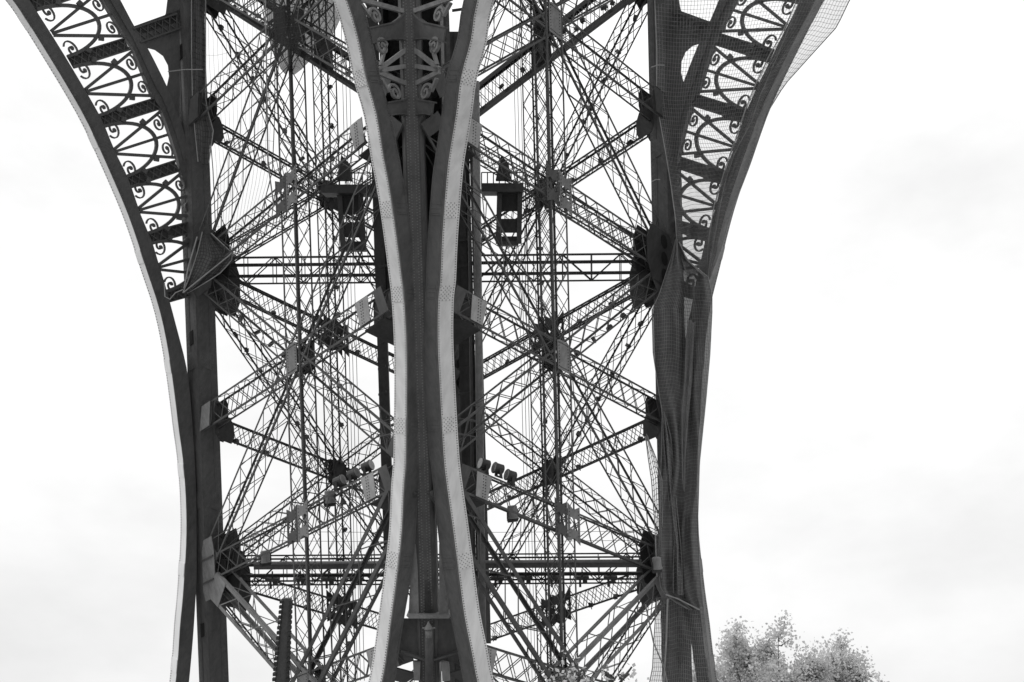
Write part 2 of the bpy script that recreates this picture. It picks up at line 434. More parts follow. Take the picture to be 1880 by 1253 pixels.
def ab(curve): return [to_ab(x, y, 'B', hAB, nDC) for x, y in curve]
AB = {k: ab(smooth_px(c, 3)) for k, c in (('edge', OUT_EDGE), ('web', OUT_WEB), ('fan', FAN_OUT), ('chord', CHORD_OUT))}
def by_len(curve, n):
    P = np.array(curve); d = np.r_[0, np.cumsum(np.linalg.norm(np.diff(P, axis=0), axis=1))]
    q = np.linspace(0, d[-1], n); return [np.array([np.interp(x, d, P[:, 0]), np.interp(x, d, P[:, 1])]) for x in q]
STRUTS = [((-64,-218),(62,-245)),((-20,-115),(108,-140)),((62,8),(172,-28)),((131,113),(236,80)),((187,222),(290,190)),((237,334),(328,304)),((277,437),(370,412)),((308,545),(398,520))]
def spiral(c, r0, a0, turns, dirn, n=22):
    return [c+np.array([math.cos(a0+dirn*2*math.pi*turns*i/n), math.sin(a0+dirn*2*math.pi*turns*i/n)])*r0*(1-.8*i/n) for i in range(n+1)]
def outer_arch(n, h, nn, m, label, sm):
    da = -.2 if n == 'C' else 0
    Q = lambda p, c=0: COL[n]+h*(p[0]+da)+u*p[1]+nn*c
    A_ = MB()
    e, wb = by_len(AB['edge'], 70), by_len(AB['web'], 70)
    A_.strip([Q(p) for p in e], [Q(p) for p in wb], -nn*.05)
    r = A_.build('arch', m, TOWER); tag(r, label=label)
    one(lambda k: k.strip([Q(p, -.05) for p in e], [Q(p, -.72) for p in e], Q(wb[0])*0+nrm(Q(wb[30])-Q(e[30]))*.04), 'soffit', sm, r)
    one(lambda k: k.strip([Q(p, -.06) for p in wb], [Q(p, -.6) for p in wb], nrm(Q(e[30])-Q(wb[30]))*.03), 'back_flange', DARK, r)
    rv = MB()
    for p in by_len(AB['edge'], 330):
        rv.dot(Q(p, .0)+nrm(Q(wb[30])-Q(e[30]))*.07, nn, .03, .03, 5)
        rv.dot(Q(p, -.62)-nrm(Q(wb[30])-Q(e[30]))*.0, -nrm(Q(wb[30])-Q(e[30])), .03, .03, 5)
    stuff(rv.build('rivets', m, r))
    for i in range(4, 70, 8):
        d = nrm(Q(wb[i])-Q(e[i])); tt = nrm(Q(e[min(i+1, 69)])-Q(e[i-1]))
        one(lambda k: k.box(Q(e[i], -.08)-d*.012-tt*.28, Q(e[i], -.08)-d*.012+tt*.28, d*.014, nn*0)if False else k.box(Q(e[i], -.38)-d*.012-tt*.3, Q(e[i], -.38)-d*.012+tt*.3, d*.014, nn*.33), 'splice_plate', sm, r)
    f1, ch = by_len(AB['fan'][:28], 40), by_len(AB['chord'], 40)
    mid_ = [a*.62+b_*.38 for a, b_ in zip(f1, ch)]
    one(lambda k: k.strip([Q(p, -.02) for p in f1], [Q(p, -.02) for p in mid_], -nn*.35), 'extrados_chord', m, r)
    one(lambda k: k.strip([Q(p, .05) for p in mid_], [Q(p, .05) for p in ch], -nn*.5), 'extrados_chord', m, r)
    # struts and the fan panels between them
    st = [(to_ab(*a, 'B', hAB, nDC), to_ab(*b_, 'B', hAB, nDC)) for a, b_ in STRUTS]
    for a, b_ in st:
        d = nrm(b_-a); q = np.array([-d[1], d[0]])*.24; Lg = np.linalg.norm(b_-a)
        k = MB(); k.strip([Q(a-q, -.2), Q(b_-q, -.2)], [Q(a+q, -.2), Q(b_+q, -.2)], -nn*.02)
        for s_ in (1, -1):
            k.strip([Q(a+q*s_*.8), Q(b_+q*s_*.8)], [Q(a+q*s_), Q(b_+q*s_)], -nn*.2)
        sp = k.build('strut', m, r)
        k = MB(); nb = max(3, int(Lg/.42))
        for i in range(nb):
            x0, x1 = a+d*Lg*i/nb, a+d*Lg*(i+1)/nb
            k.bar(Q(x0-q*.9, -.06), Q(x1+q*.9, -.06), nn, .02, .045); k.bar(Q(x0+q*.9, -.08), Q(x1-q*.9, -.08), nn, .02, .045)
        stuff(k.build('lacing', m, sp))
    for (a0, b0), (a1_, b1) in zip(st, st[1:]):
        def ST_(s_, t__): return (a0*(1-s_)+a1_*s_)*(1-t__)+(b0*(1-s_)+b1*s_)*t__
        def pb(p, q, wd, name):
            one(lambda k: k.ribbon([Q(p), Q(q)], wd/2, -nn*.12), name, m, r)
        Fc = ST_(.5, .0)
        for s_ in (.13, .5, .87): pb(ST_(.5+(s_-.5)*.10, .0), ST_(s_, 1.0), .125, 'spoke')
        ring = [ST_(.5-.41*math.cos(x), .76*math.sin(x)) for x in np.linspace(0, math.pi, 25)]
        one(lambda k: k.ribbon([Q(p, .01) for p in ring], .07, -nn*.14), 'ring', m, r)
        for (s_, t__, dr, a_, rad) in ((.29, .885, 1, -1.2, .34), (.71, .885, -1, 1.2, .34), (.17, .12, -1, 2.6, .36), (.83, .12, 1, -2.6, .36)):
            ex = nrm(ST_(.5, 1)-ST_(.5, 0)); ey = nrm(ST_(1, .5)-ST_(0, .5))
            sp = spiral(np.array([0., 0.]), rad, a_, 1.3, dr)
            pts = [ST_(s_, t__)+ex*p[0]+ey*p[1] for p in sp]
            sc_ = MB(); sc_.ribbon([Q(p, .02) for p in pts], .03, -nn*.12)
            ce = pts[-1]; sc_.prism([Q(ce+np.array([.085*math.cos(x), .085*math.sin(x)]), .03) for x in np.linspace(0, 6.283, 9)[:-1]], -nn*.13)
            sc_.build('scroll', m, r)
        for x in (.42, .85, math.pi-.85, math.pi-.42):
            p = ST_(.5-.455*math.cos(x), .84*math.sin(x))
            pq = Q(p, .02); rd_ = nrm(pq-Q(Fc, .02)); td = nrm(np.cross(nn, rd_))
            one(lambda k: k.box(pq-rd_*.1, pq+rd_*.12, td*.1, nn*.06), 'stud', m, r)
    # spandrel plates between the outer chord and the corner post
    PP = lambda L_: [Q(to_ab(x, y, 'B', hAB, nDC)) for x, y in L_]
    one(lambda k: k.prism(PP([(252,88),(247,48),(330,18),(330,215),(318,190),(306,163),(311,140),(309,120),(300,103),(285,92),(270,88)]), -nn*.06), 'spandrel_plate', m, r)
    one(lambda k: k.prism(PP([(330,-140),(309,-120),(308,0),(305,25),(294,42),(275,52),(250,55),(250,66),(330,40)]), -nn*.06), 'spandrel_plate', m, r)
    a, b_ = to_ab(250, 66, 'B', hAB, nDC), to_ab(330, 38, 'B', hAB, nDC)
    k = MB(); d = nrm(b_-a); q = np.array([-d[1], d[0]])*.26
    for s_ in (1, -1): k.bar(Q(a+q*s_, .06), Q(b_+q*s_, .06), nn, .12, .07)
    for i in range(6):
        x0, x1 = a+(b_-a)*i/6, a+(b_-a)*(i+1)/6
        k.bar(Q(x0-q, .05), Q(x1+q, .05), nn, .02, .05); k.bar(Q(x0+q, .07), Q(x1-q, .07), nn, .02, .05)
    k.build('strut', m, r)
    return r
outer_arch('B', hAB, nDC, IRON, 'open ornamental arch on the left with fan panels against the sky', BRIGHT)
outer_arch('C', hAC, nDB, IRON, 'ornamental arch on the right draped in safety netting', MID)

# the two arches that meet on the corner in front
L_OUT = [(470,-330),(560,-130),(613,0),(631,72),(655,140),(669,208),(684,287),(692,322),(699,370),(709,442),(717,514),(722,550),(725,622),(727,694),(726,790),(724,850),(719,900),(715,970),(708,1040),(701,1130),(689,1200),(678,1253),(655,1340),(630,1420)]
L_EDGE = [(500,-330),(589,-130),(638,0),(659,72),(673,140),(692,208),(705,287),(712,322),(720,370),(730,442),(739,514),(743,550),(747,622),(748,694),(747,790),(746,850),(742,900),(739,970),(732,1040),(720,1130),(711,1200),(702,1253),(680,1340),(656,1420)]
L_IN = [(535,-330),(622,-130),(665,0),(683,72),(698,140),(716,208),(733,287),(739,322),(748,370),(757,442),(763,514),(766,550),(771,622),(774,694),(774,780),(771,850),(767,900),(764,970),(758,1040),(743,1130),(732,1200),(725,1253),(706,1340),(684,1420)]
R_EDGE = [(1010,-330),(922,-130),(875,0),(863,72),(845,140),(836,208),(823,287),(819,322),(815,370),(810,442),(807,514),(803,550),(802,622),(805,694),(810,790),(814,850),(820,900),(830,970),(839,1040),(851,1130),(865,1200),(875,1253),(899,1340),(925,1420)]
R_IN = [(985,-330),(894,-130),(851,0),(839,72),(819,140),(811,208),(799,287),(794,322),(790,370),(785,442),(782,514),(780,550),(777,622),(777,694),(782,780),(790,850),(796,900),(803,970),(812,1040),(827,1130),(841,1200),(851,1253),(874,1340),(899,1420)]
def front_rib(edge, inn, nn, label):
    E_ = [hit(x, y, COL['D'], nn) for x, y in smooth_px(edge, 3)]; I_ = [hit(x, y, COL['D'], nn) for x, y in smooth_px(inn, 3)]
    def rs(P, n):
        P = np.array(P); d = np.r_[0, np.cumsum(np.linalg.norm(np.diff(P, axis=0), axis=1))]; q = np.linspace(0, d[-1], n)
        return [np.array([np.interp(x, d, P[:, i]) for i in range(3)]) for x in q]
    k = MB(); k.strip(E_, I_, -nn*.05); r = k.build('arch', IRON, TOWER); tag(r, label=label)
    inw = [nrm(i-e) for e, i in zip(E_, I_)]
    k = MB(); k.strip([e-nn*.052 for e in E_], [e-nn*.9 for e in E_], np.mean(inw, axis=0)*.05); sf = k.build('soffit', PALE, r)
    k = MB(); k.strip([e+nn*.03+w_*.0 for e, w_ in zip(E_, inw)], [e+nn*.03+w_*.12 for e, w_ in zip(E_, inw)], -nn*.03); k.build('edge_angle', IRON, r)
    Er = rs(E_, 360); Ir = rs(I_, 360); rv = MB(); rp = MB()
    for i in range(1, 359):
        d = nrm(Ir[i]-Er[i])
        rv.dot(Er[i]+nn*.03+d*.06, nn, .028, .025, 5); rv.dot(Ir[i]-d*.06, nn, .028, .025, 5)
        rp.dot(Er[i]-nn*.1-d*.0, -d, .032, .028, 5); rp.dot(Er[i]-nn*.82-d*.0, -d, .03, .028, 5)
    stuff(rv.build('rivets', IRON, r)); stuff(rp.build('soffit_rivets', MID, r))
    ys = [pix(p)[1] for p in Er]
    for y0 in (-190, 137, 383, 538, 782, 1032, 1300):
        i = int(np.argmin([abs(y-y0) for y in ys])); i = min(max(i, 2), 357)
        d = nrm(Ir[i]-Er[i]); tt = nrm(Er[i+1]-Er[i-1])
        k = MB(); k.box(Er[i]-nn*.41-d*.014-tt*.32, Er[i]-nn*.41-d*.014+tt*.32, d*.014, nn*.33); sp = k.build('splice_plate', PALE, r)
        k = MB()
        for a in range(4):
            for b_ in range(6): k.dot(Er[i]-nn*(.15+.1*b_)-d*.03+tt*(-.24+.15*a+(.07 if b_ % 2 else 0)), -d, .026, .02, 5)
        stuff(k.build('rivets', MID, sp))
        wd = np.linalg.norm(Ir[i]-Er[i])
        k = MB(); k.box(Er[i]+d*.13+nn*.012-tt*.24, Er[i]+d*(wd-.13)+nn*.012-tt*.24, tt*0+tt*.001, nn*.012) if False else k.box(Er[i]+d*.13+nn*.012, Er[i]+d*(max(wd, .4)-.13)+nn*.012, tt*.24, nn*.012); sp = k.build('splice_plate', IRON, r)
        k = MB()
        for a in range(3):
            for b_ in range(6): k.dot(Er[i]+d*(.17+(wd-.34)*b_/5)+nn*.025+tt*(-.16+.16*a), nn, .024, .018, 5)
        stuff(k.build('rivets', IRON, sp))
    return r
ribL = front_rib(L_EDGE, L_IN, nDC, 'pale edged arch rib sweeping up left from the front corner')
ribR = front_rib(R_EDGE, R_IN, nDB, 'pale edged arch rib sweeping up right from the front corner')

# the corner post in front: nose with two slanting cheeks, with plates added behind to darken the recess
def front_post():
    P, Q = K('D', -4), K('D', 6.9); hx, hy = nrm(hDB), nrm(hDC); fwd = nrm(-(hx+hy)); sx = nrm(hx-hy)
    k = MB()
    sec = [(-.40, -.02), (-.24, .16), (.24, .16), (.40, -.02), (.40, -1.3), (-.40, -1.3)]
    k.prism([P+sx*a+fwd*b_ for a, b_ in sec], Q-P); r = k.build('rafter', IRON, TOWER); tag(r, label='corner post in the middle with double rivet rows')
    for s_ in (1, -1):
        one(lambda k: k.box(P+sx*s_*.30+fwd*.115, Q+sx*s_*.30+fwd*.115, nrm(sx*s_+fwd*-1.1)*.05, nrm(fwd+sx*s_*.9)*.02), 'corner_angle', IRON, r)
        Qb = K('D', 1.95)
        one(lambda k: k.box(P+sx*s_*.53-fwd*3.4, Qb+sx*s_*.53-fwd*3.4, sx*.52, fwd*.03), 'recess_shade_plate', DARK, r)  # added behind the post, near-black to paint in the recess shade
        one(lambda k: k.box(P+sx*s_*1.08-fwd*2.1, Qb+sx*s_*1.08-fwd*2.1, sx*.03, fwd*1.3), 'recess_shade_plate', DARK, r)  # added side wall, same near-black tone, deepens the recess shade
    rv = MB(); Lg = np.linalg.norm(Q-P); i = 0
    while i*.11 < Lg:
        for s_ in (-.19, -.09, .09, .19): rv.dot(P+(Q-P)*(i*.11+(.05 if abs(s_) < .1 else 0))/Lg+fwd*.16+sx*s_, fwd, .026, .02, 5)
        i += 1
    stuff(rv.build('rivets', MID, r))
    return r, fwd, sx
post, FWD, SX = front_post()

# scroll work between the ribs and the post, left and its mirror on the right
def rel(px, py): return to_ab(px, py, 'D', -hDC, nDC)
def front_ornament(h, nn, parent):
    Q = lambda p, c=0: COL['D']+h*p[0]+u*p[1]+nn*c
    def bar(a, b_, wd, dp=.14): one(lambda k: k.ribbon([Q(rel(*a)), Q(rel(*b_))], wd/2, -nn*dp), 'spoke', MID, parent)
    bar((662,-2),(748,22),.16); bar((697,128),(748,90),.16); bar((697,130),(748,121),.16); bar((697,133),(748,154),.16)
    bar((618,-112),(748,-50),.16); bar((640,-70),(748,-60),.16); bar((600,-180),(748,-140),.16)
    def plate(L_):
        one(lambda k: k.prism([Q(rel(*p)) for p in L_], -nn*.08), 'tie_plate', IRON, parent)
        n_ = len(L_)//2
        for seg in (L_[:n_], L_[n_:]): one(lambda k: k.ribbon([Q(rel(*p), .04) for p in seg], .03, -nn*.25), 'plate_flange', IRON, parent)
    plate([(677,52),(700,47),(722,42),(735,33),(748,18),(748,74),(738,71),(720,71),(700,75),(683,79)])
    plate([(711,189),(722,187),(733,185),(741,184),(748,180),(748,212),(741,209),(733,209),(725,210),(716,212)])
    plate([(590,-215),(640,-222),(690,-226),(725,-236),(748,-252),(748,-196),(725,-199),(690,-194),(640,-190),(605,-186)])
    for (cx, cy, r0, a0, tn, dr, tail) in ((690,29,.28,-.6,1.5,1,[(664,7),(690,12)]), (703,86,.30,2.3,1.5,-1,[(700,120),(716,108)]), (726,170,.30,-.4,1.5,1,[(702,145),(722,150)]), (655,-96,.3,2.3,1.5,-1,[(640,-62),(662,-70)])):
        c = rel(cx, cy); pts = [rel(*p) for p in tail[:1]]+spiral(c, r0, a0, tn, dr)
        one(lambda k: k.ribbon([Q(p, .03) for p in pts], .042, -nn*.16), 'scroll', MID, parent)
front_ornament(-hDC, nDC, ribL); front_ornament(-hDB, nDB, ribR)

# foot of the front post: cheeks, sill plate, apron
def pt(px, py, z): return at(px, py, z)
ZP = 43.2
for L_ in ([(766,1000),(756,1000),(750,1130),(769,1130)], [(806,1000),(813,1000),(824,1130),(806,1130)]):
    one(lambda k: k.prism([pt(x, y, ZP-.6) for x, y in L_], V(0, 0, .06)), 'cheek_plate', MID, post)
one(lambda k: k.tube([pt(788, 1128, ZP-.25), pt(778, 800, ZP-.25)], .36, 14), 'core_tube', IRON, post, True)
rv = MB()
for i in range(40): rv.dot(pt(788-i*.25, 1125-i*8, ZP-.25)+V(.02, 0, -.37), V(0, 0, -1), .026, .02, 5)
stuff(rv.build('rivets', DARK, post))
one(lambda k: k.prism([pt(x, y, ZP-1.0) for x, y in ((746,1131),(829,1131),(824,1136),(751,1136))], V(0, 0, 1.0)), 'sill_plate', MID, post)
one(lambda k: k.prism([pt(x, y, ZP-.35) for x, y in ((742,1136),(836,1136),(846,1200),(812,1212),(800,1222),(778,1222),(766,1212),(730,1200))], V(0, 0, .06)), 'apron_plate', IRON, post)
for a, b_ in (((736,1197),(786,1212)), ((841,1197),(792,1212))):
    one(lambda k: k.bar(pt(*a, ZP-.5), pt(*b_, ZP-.5), V(0, 0, 1), .3, .06), 'apron_flange', IRON, post)
one(lambda k: k.tube([pt(788, 1260, ZP-.6), pt(788, 1150, ZP-.6)], .17, 10), 'core_tube', IRON, post, True)
for L_ in ([(758,1215),(772,1215),(771,1250),(760,1250)], [(810,1215),(824,1218),(826,1250),(812,1252)]):
    one(lambda k: k.prism([pt(x, y, ZP-.5) for x, y in L_], V(0, 0, .2)), 'foot_block', MID, post)

# ------------------------------------------------------------------ lift shaft and pipes inside the leg
def vpost(px, y0, y1, z, wd, dp, name, m, parent):
    A_, B_ = at(px, y0, z), at(px, y0, z)+u*((at(px, y0, z)[1]-at(px, y1, z)[1])*-1)
    return one(lambda k: k.box(A_, B_, V(wd/2, 0, 0), V(0, 0, dp/2)), name, m, parent)
for side, (posts, panels, lab) in (('l', (((681,-60,1115,.46),(697,-60,606,.2),(712,-60,606,.2)), ((709,300,600,.5),(715,40,250,.6)), 'dark lift shaft behind the front post on its left')),
                                   ('r', (((840,60,1190,.3),(851,60,1190,.2),(868,235,1190,.34),(830,60,1000,.2)), ((852,300,600,.45),), 'dark lift shaft with pipes behind the front post on its right'))):
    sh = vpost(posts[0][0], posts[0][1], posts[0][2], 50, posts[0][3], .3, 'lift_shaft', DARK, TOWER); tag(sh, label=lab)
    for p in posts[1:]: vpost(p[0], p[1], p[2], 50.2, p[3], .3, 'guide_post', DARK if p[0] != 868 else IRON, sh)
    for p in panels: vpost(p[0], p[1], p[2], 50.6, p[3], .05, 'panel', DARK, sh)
    for y in range(20, 1180, 47):
        x0, x1 = ((697, 733) if y < 600 else (692, 706)) if side == 'l' else (838, 880)
        sf = -.03*(y-550)*-1
        one(lambda k: k.box(at(x0+sf*.5, y, 50.1), at(x1+sf*.5, y-6, 50.1), UN*.05, V(0, 0, .06)), 'rung', DARK, sh)
one(lambda k: k.tube([at(873, 150, 49.6), at(886, 1190, 49.6)], .17, 10), 'pipe', MID, TOWER, True)
one(lambda k: k.tube([at(861, 380, 49.4), at(872, 1190, 49.4)], .07, 8), 'pipe', DARK, TOWER, True)
# service platforms with hanging cabins on both sides
for lab, beam, cab, ang in (('dark service cabin hanging left of the front post', (594,694,342,360), (624,662,360,458), 10), ('dark service cabin hanging right of the front post', (884,960,341,356), (917,955,356,448), -4)):
    z = 46.3
    e = empty('service_cabin', W(at((cab[0]+cab[1])/2, cab[3], z)), label=lab, category='cabin')
    one(lambda k: k.box(at(beam[0], (beam[2]+beam[3])/2, z), at(beam[1], (beam[2]+beam[3])/2, z), UN*.17, V(0, 0, .7)), 'platform', DARK, e)
    x0, x1, y0, y1 = cab
    for x in (x0, x1):
        for zz in (-.35, .35): one(lambda k: k.box(at(x, y0, z+zz), at(x+ang*.6, y1, z+zz), V(.1, 0, 0), V(0, 0, .1)), 'frame_post', DARK, e)
    for f0, f1 in ((0, .35), (.5, .78), (.85, 1)):
        ya, yb = y0+(y1-y0)*f0, y0+(y1-y0)*f1
        one(lambda k: k.prism([at(x0+ang*.6*f0, ya, z+.3), at(x1+ang*.6*f0, ya, z+.3), at(x1+ang*.6*f1, yb, z+.3), at(x0+ang*.6*f1, yb, z+.3)], V(0, 0, .05)), 'panel', DARK, e)
    one(lambda k: k.box(at(x0, y1, z), at(x1+ang, y1, z), UN*.08, V(0, 0, .4)), 'floor', DARK, e)
    for i in range(8):
        x = beam[0]+(beam[1]-beam[0])*i/7
        one(lambda k: k.tube([at(x, beam[2], z-.6), at(x, beam[2]-24, z-.6)], .025, 5), 'rail_post', DARK, e)
    one(lambda k: k.tube([at(beam[0], beam[2]-24, z-.6), at(beam[1], beam[2]-24, z-.6)], .025, 5), 'hand_rail', DARK, e)
    xx = (x0+x1)/2-12
    one(lambda k: k.prism([at(xx-14, 330, z-.8), at(xx+14, 330, z-.8), at(xx+10, 300, z-.8), at(xx-4, 285, z-.8)], V(0, 0, .5)), 'hood', DARK, e)
# the leaning plated post low on the left and walkway rail on the lower cross tie
k = MB(); k.prism([at(504,1260,46.5), at(529,1260,46.5), at(534,1100,46.5), at(518,1100,46.5)], V(0, 0, .25))
lp = k.build('ladder_post', IRON); tag(lp, label='dark plated post standing low on the left among the girders', category='post')
for i in range(16):
    for s_ in (0, 1):
        x = (517-i*.9) if s_ == 0 else (534-i*.4); y = 1105+i*9.5
        one(lambda k: k.box(at(x-3, y, 46.5), at(x+3, y, 46.5), UN*.06, V(0, 0, .1)), 'step_iron', DARK, lp)

# ------------------------------------------------------------------ floodlights and lamps
def drum(c, ax, r, ln, label, group=None, mt=IRON):
    e = empty('floodlight', W(c-UN*r*1.3), label=label, category='floodlight', group=group)
    ax = nrm(ax)
    one(lambda k: k.tube([c-ax*ln/2, c-ax*ln*.42, c+ax*ln*.38, c+ax*ln*.38, c+ax*ln/2], [r*.8, r, r, r*1.12, r*1.12], 16), 'drum', mt, e)
    one(lambda k: k.tube([c+ax*ln*.5, c+ax*(ln*.5+.02)], r*1.02, 16), 'lens', GLASS, e)
    s_ = nrm(np.cross(ax, UN))
    for q in (1, -1): one(lambda k: k.box(c+s_*q*(r*1.18), c+s_*q*(r*1.18)-UN*r*1.5, s_*.03, ax*.06), 'bracket_arm', DARK, e)
    one(lambda k: k.box(c-UN*r*1.5-s_*r*1.2, c-UN*r*1.5+s_*r*1.2, UN*.04, ax*.08), 'bracket_base', DARK, e)
for (x, y, lab) in ((622,884,'outermost of three big floodlights on the girder left of the front post'), (648,871,'middle one of three big floodlights on the girder left of the front post'), (674,857,'innermost of three big floodlights on the girder left of the front post')):
    drum(at(x, y, 45.2), V(.75, .35, -.3), .2, .42, lab, 'big floodlights on the girders', DARK)
for (x, y, lab) in ((890,853,'innermost of three big floodlights on the girder right of the front post'), (915,861,'middle one of three big floodlights on the girder right of the front post'), (938,874,'outermost of three big floodlights on the girder right of the front post')):
    drum(at(x, y, 44.9), V(-.7, .25, -.3), .21, .4, lab, 'big floodlights on the girders', DARK)
for (x, y, z, lab) in ((605,912,46.3,'drum lamp hanging under the girder left of the front post'), (941,940,45.4,'drum lamp hanging under the girder right of the front post'), (487,1022,49,'pale drum lamp clamped to the left girder above the low cross tie'), (1206,1034,48.5,'pale drum lamp at the lower right node beside the netting')):
    drum(at(x, y, z), V(.1, -1, -.1), .2, .5, lab, None, MID)
lc = at(787, 1160, 41.9)
e = empty('foot_lamp', W(lc-UN*.2), label='small pointed lamp on the foot of the front post', category='lamp')
one(lambda k: k.tube([lc-UN*.22, lc+UN*.1], .125, 14), 'lamp_body', MID, e, True)
one(lambda k: k.tube([lc+UN*.1, lc+UN*.13, lc+UN*.3, lc+UN*.38], [.17, .16, .05, .02], 14), 'cap', MID, e, True)
for q in (-1, 1): one(lambda k: k.tube([lc+V(q*.1, .12, 0), lc+V(q*.24, .14, 0)], .03, 6), 'bolt', MID, e)
# small lamps clipped along the girders and masts: one shape, many copies
k = MB(); o_ = V(0, 0, 0)
k.box(V(-.0, -.09, 0), V(0, .09, 0), V(.1, 0, 0), V(0, 0, .08)); k.box(V(.0, -.2, .0), V(0, -.09, 0), V(.02, 0, 0), V(0, 0, .02)); k.box(V(-.06, .09, 0), V(-.04, .13, 0), V(.06, 0, 0), V(0, 0, .06))
lampo = k.build('small_lamp', DARK); first = [True]
def small_lamp(P):
    p = W(P); o = lampo if first[0] else lampo.copy()
    if not first[0]: C.objects.link(o)
    first[0] = False
    o.location = p; o.rotation_euler = (random.uniform(-.3, .3), random.uniform(-.3, .3), random.uniform(0, 6.3))
    tag(o, 'small dark box lamp clipped to a lattice girder or mast', 'lamp', 'small lamps clipped along the girders')
def along(P, Q, n, f0=.1, f1=.9):
    for i in range(n):
        f = f0+(f1-f0)*(i+random.uniform(-.25, .25))/(n-1); small_lamp(P+(Q-P)*f)
for n1, n2, nn in (('B', 'A', nDC), ('C', 'A', nDB)):
    for lev in (-1, 0, 1, 2, 3): along(K(n1, lev)-UN*.4+nn*.36, K(n2, lev)-UN*.4+nn*.36, 7, .12, .8)
    for lev in (-1, 1): along(K(n1, lev)-UN*.75+nn*.4, K(n2, lev+2)-UN*.75+nn*.4, 8, .1, .48)
    c0, c1 = (K(n1, -1)+K(n2, -1))/2, (K(n1, 4.6)+K(n2, 4.6))/2
    along(c0+nn*.5-nrm(hDB+hDC)*.0, c1+nn*.5, 22, 0, 1)
for n1, nn in (('B', nDB), ('C', nDC)):
    for lev in (-1, 1): along(K(n1, lev)-UN*.75-nn*.3, K('D', lev+2)-UN*.75-nn*.3, 6, .12, .48)
# row of hanging projectors under the lower cross tie
for i in range(13):
    f = .14+.72*i/12
    if .36 < f < .54: continue
    P = K('B', 3)*(1-f)+K('C', 3)*f-UN*.25+V(0, 0, -.5)
    k = MB(); k.box(P, P-UN*.12, V(.3, 0, 0), V(0, 0, .2)); k.box(P+V(-.1, 0, 0), P-UN*.5+V(-.1, 0, 0), V(.05, 0, 0), V(0, 0, .05)); k.box(P+V(.12, 0, 0), P-UN*.3+V(.12, 0, 0), V(.1, 0, 0), V(0, 0, .1)); k.box(P, P+UN*.3, V(.03, 0, 0), V(0, 0, .03))
    o = k.build('hanging_projector', DARK)
    tag(o, 'dark projector hung in a row under the lower cross tie', 'lamp', 'projectors hung under the lower cross tie')
P, Q = K('B', 3)+UN*.3+V(0, 0, -.5), K('C', 3)+UN*.3+V(0, 0, -.5); t_ = nrm(Q-P)
wk = one(lambda k: k.box(P+t_*2.2, Q-t_*1.6, UN*.11, V(0, 0, .3)), 'walkway_beam', IRON, TOWER)
one(lambda k: k.tube([P+t_*2.2+V(0, .19, -.32), Q-t_*1.6+V(0, .19, -.32)], .07, 8), 'pipe', MID, wk, True)

# ------------------------------------------------------------------ cables
def cable(pts, r, name, label, cat, group=None, m=DARK):
    o = one(lambda k: k.tube(pts, r, 5), name, m); tag(o, label, cat, group); return o
for x, z, q in ((642,52,'left of'),(648,52,'left of'),(655,52,'left of'),(957,52,'right of'),(963,52,'right of'),(969,52,'right of')):
    cable([at(x-18, -60, z), at(x+14, 1250, z)], .014, 'steel_cable', ('outermost' if x in (642, 969) else 'middle' if x in (648, 963) else 'innermost')+' of three thin cables hanging '+q+' the front post', 'cable', 'thin cables hanging inside the leg')
for y in (975, 992):
    cable([at(400+8*i, y+3*math.sin(i/100*3.14), 58) for i in range(0, 101, 10)], .012, 'steel_cable', ('upper' if y == 975 else 'lower')+' of two thin wires stretched level above the lower cross tie', 'cable', 'level wires above the lower cross tie')

# ------------------------------------------------------------------ netting
FINE = sheer('net_weave', .2, .10); DENSE = sheer('dense_net_weave', .115, .86); MEDIUM = sheer('medium_net_weave', .2, .3)
def net(rows, nc, zf, label, parent_name='safety_net', sub=10, cord=.03, weave=FINE, m=NETM, fold=.18, seed=1, skip=1, hem=True):
    """rows: (y, x_left, x_right) in the photo; zf(x, y) = distance. A draped sheet of cords plus a finer weave"""
    rnd = random.Random(seed); rows = np.array(rows, float)
    ph = [rnd.uniform(0, 6) for _ in range(4)]
    n_r = int((rows[-1, 0]-rows[0, 0])/sub); G = []
    for i in range(n_r+1):
        y = rows[0, 0]+(rows[-1, 0]-rows[0, 0])*i/n_r
        xl, xr = np.interp(y, rows[:, 0], rows[:, 1]), np.interp(y, rows[:, 0], rows[:, 2]); R_ = []
        for j in range(nc+1):
            f = j/nc; x = xl+(xr-xl)*f; yy = y+3*math.sin(f*5+ph[0]+y*.004)+1.5*math.sin(f*13+ph[1])
            fw = f+.09*math.sin(y*.011+ph[0])+.05*math.sin(y*.027+ph[1])
            z = zf(x, y)-fold*(.8*math.sin(fw*9+ph[2]+y*.004)+.5*math.sin(fw*23+ph[3]-y*.007)+.35*abs(math.sin(fw*14+y*.012))+.2*math.sin(y*.05+fw*6))
            R_.append(at(x, yy, z))
        G.append(R_)
    k = MB(); vs = [p for r_ in G for p in r_]
    k.add(vs, [(i*(nc+1)+j, i*(nc+1)+j+1, (i+1)*(nc+1)+j+1, (i+1)*(nc+1)+j) for i in range(n_r) for j in range(nc)])
    r = k.build(parent_name, weave, None, True); tag(r, label, 'net')
    c = MB(); off = V(0, 0, -.015)
    for i in range(0, n_r+1, skip):
        h = UN*cord/2; vs = []
        for p in G[i]: vs += [p+off-h, p+off+h]
        c.add(vs, [(2*j, 2*j+2, 2*j+3, 2*j+1) for j in range(nc)])
    for j in range(nc+1):
        h = V(cord/2, 0, 0); vs = []
        for i in range(n_r+1): vs += [G[i][j]+off*1.3-h, G[i][j]+off*1.3+h]
        c.add(vs, [(2*i, 2*i+1, 2*i+3, 2*i+2) for i in range(n_r)])
    stuff(c.build('cords', m, r))
    for j in ((0, nc) if hem else ()): one(lambda e: e.tube([G[i][j]+off*2 for i in range(0, n_r+1, 2)], .024, 5), 'edge_rope', ROPE, r)
    return r
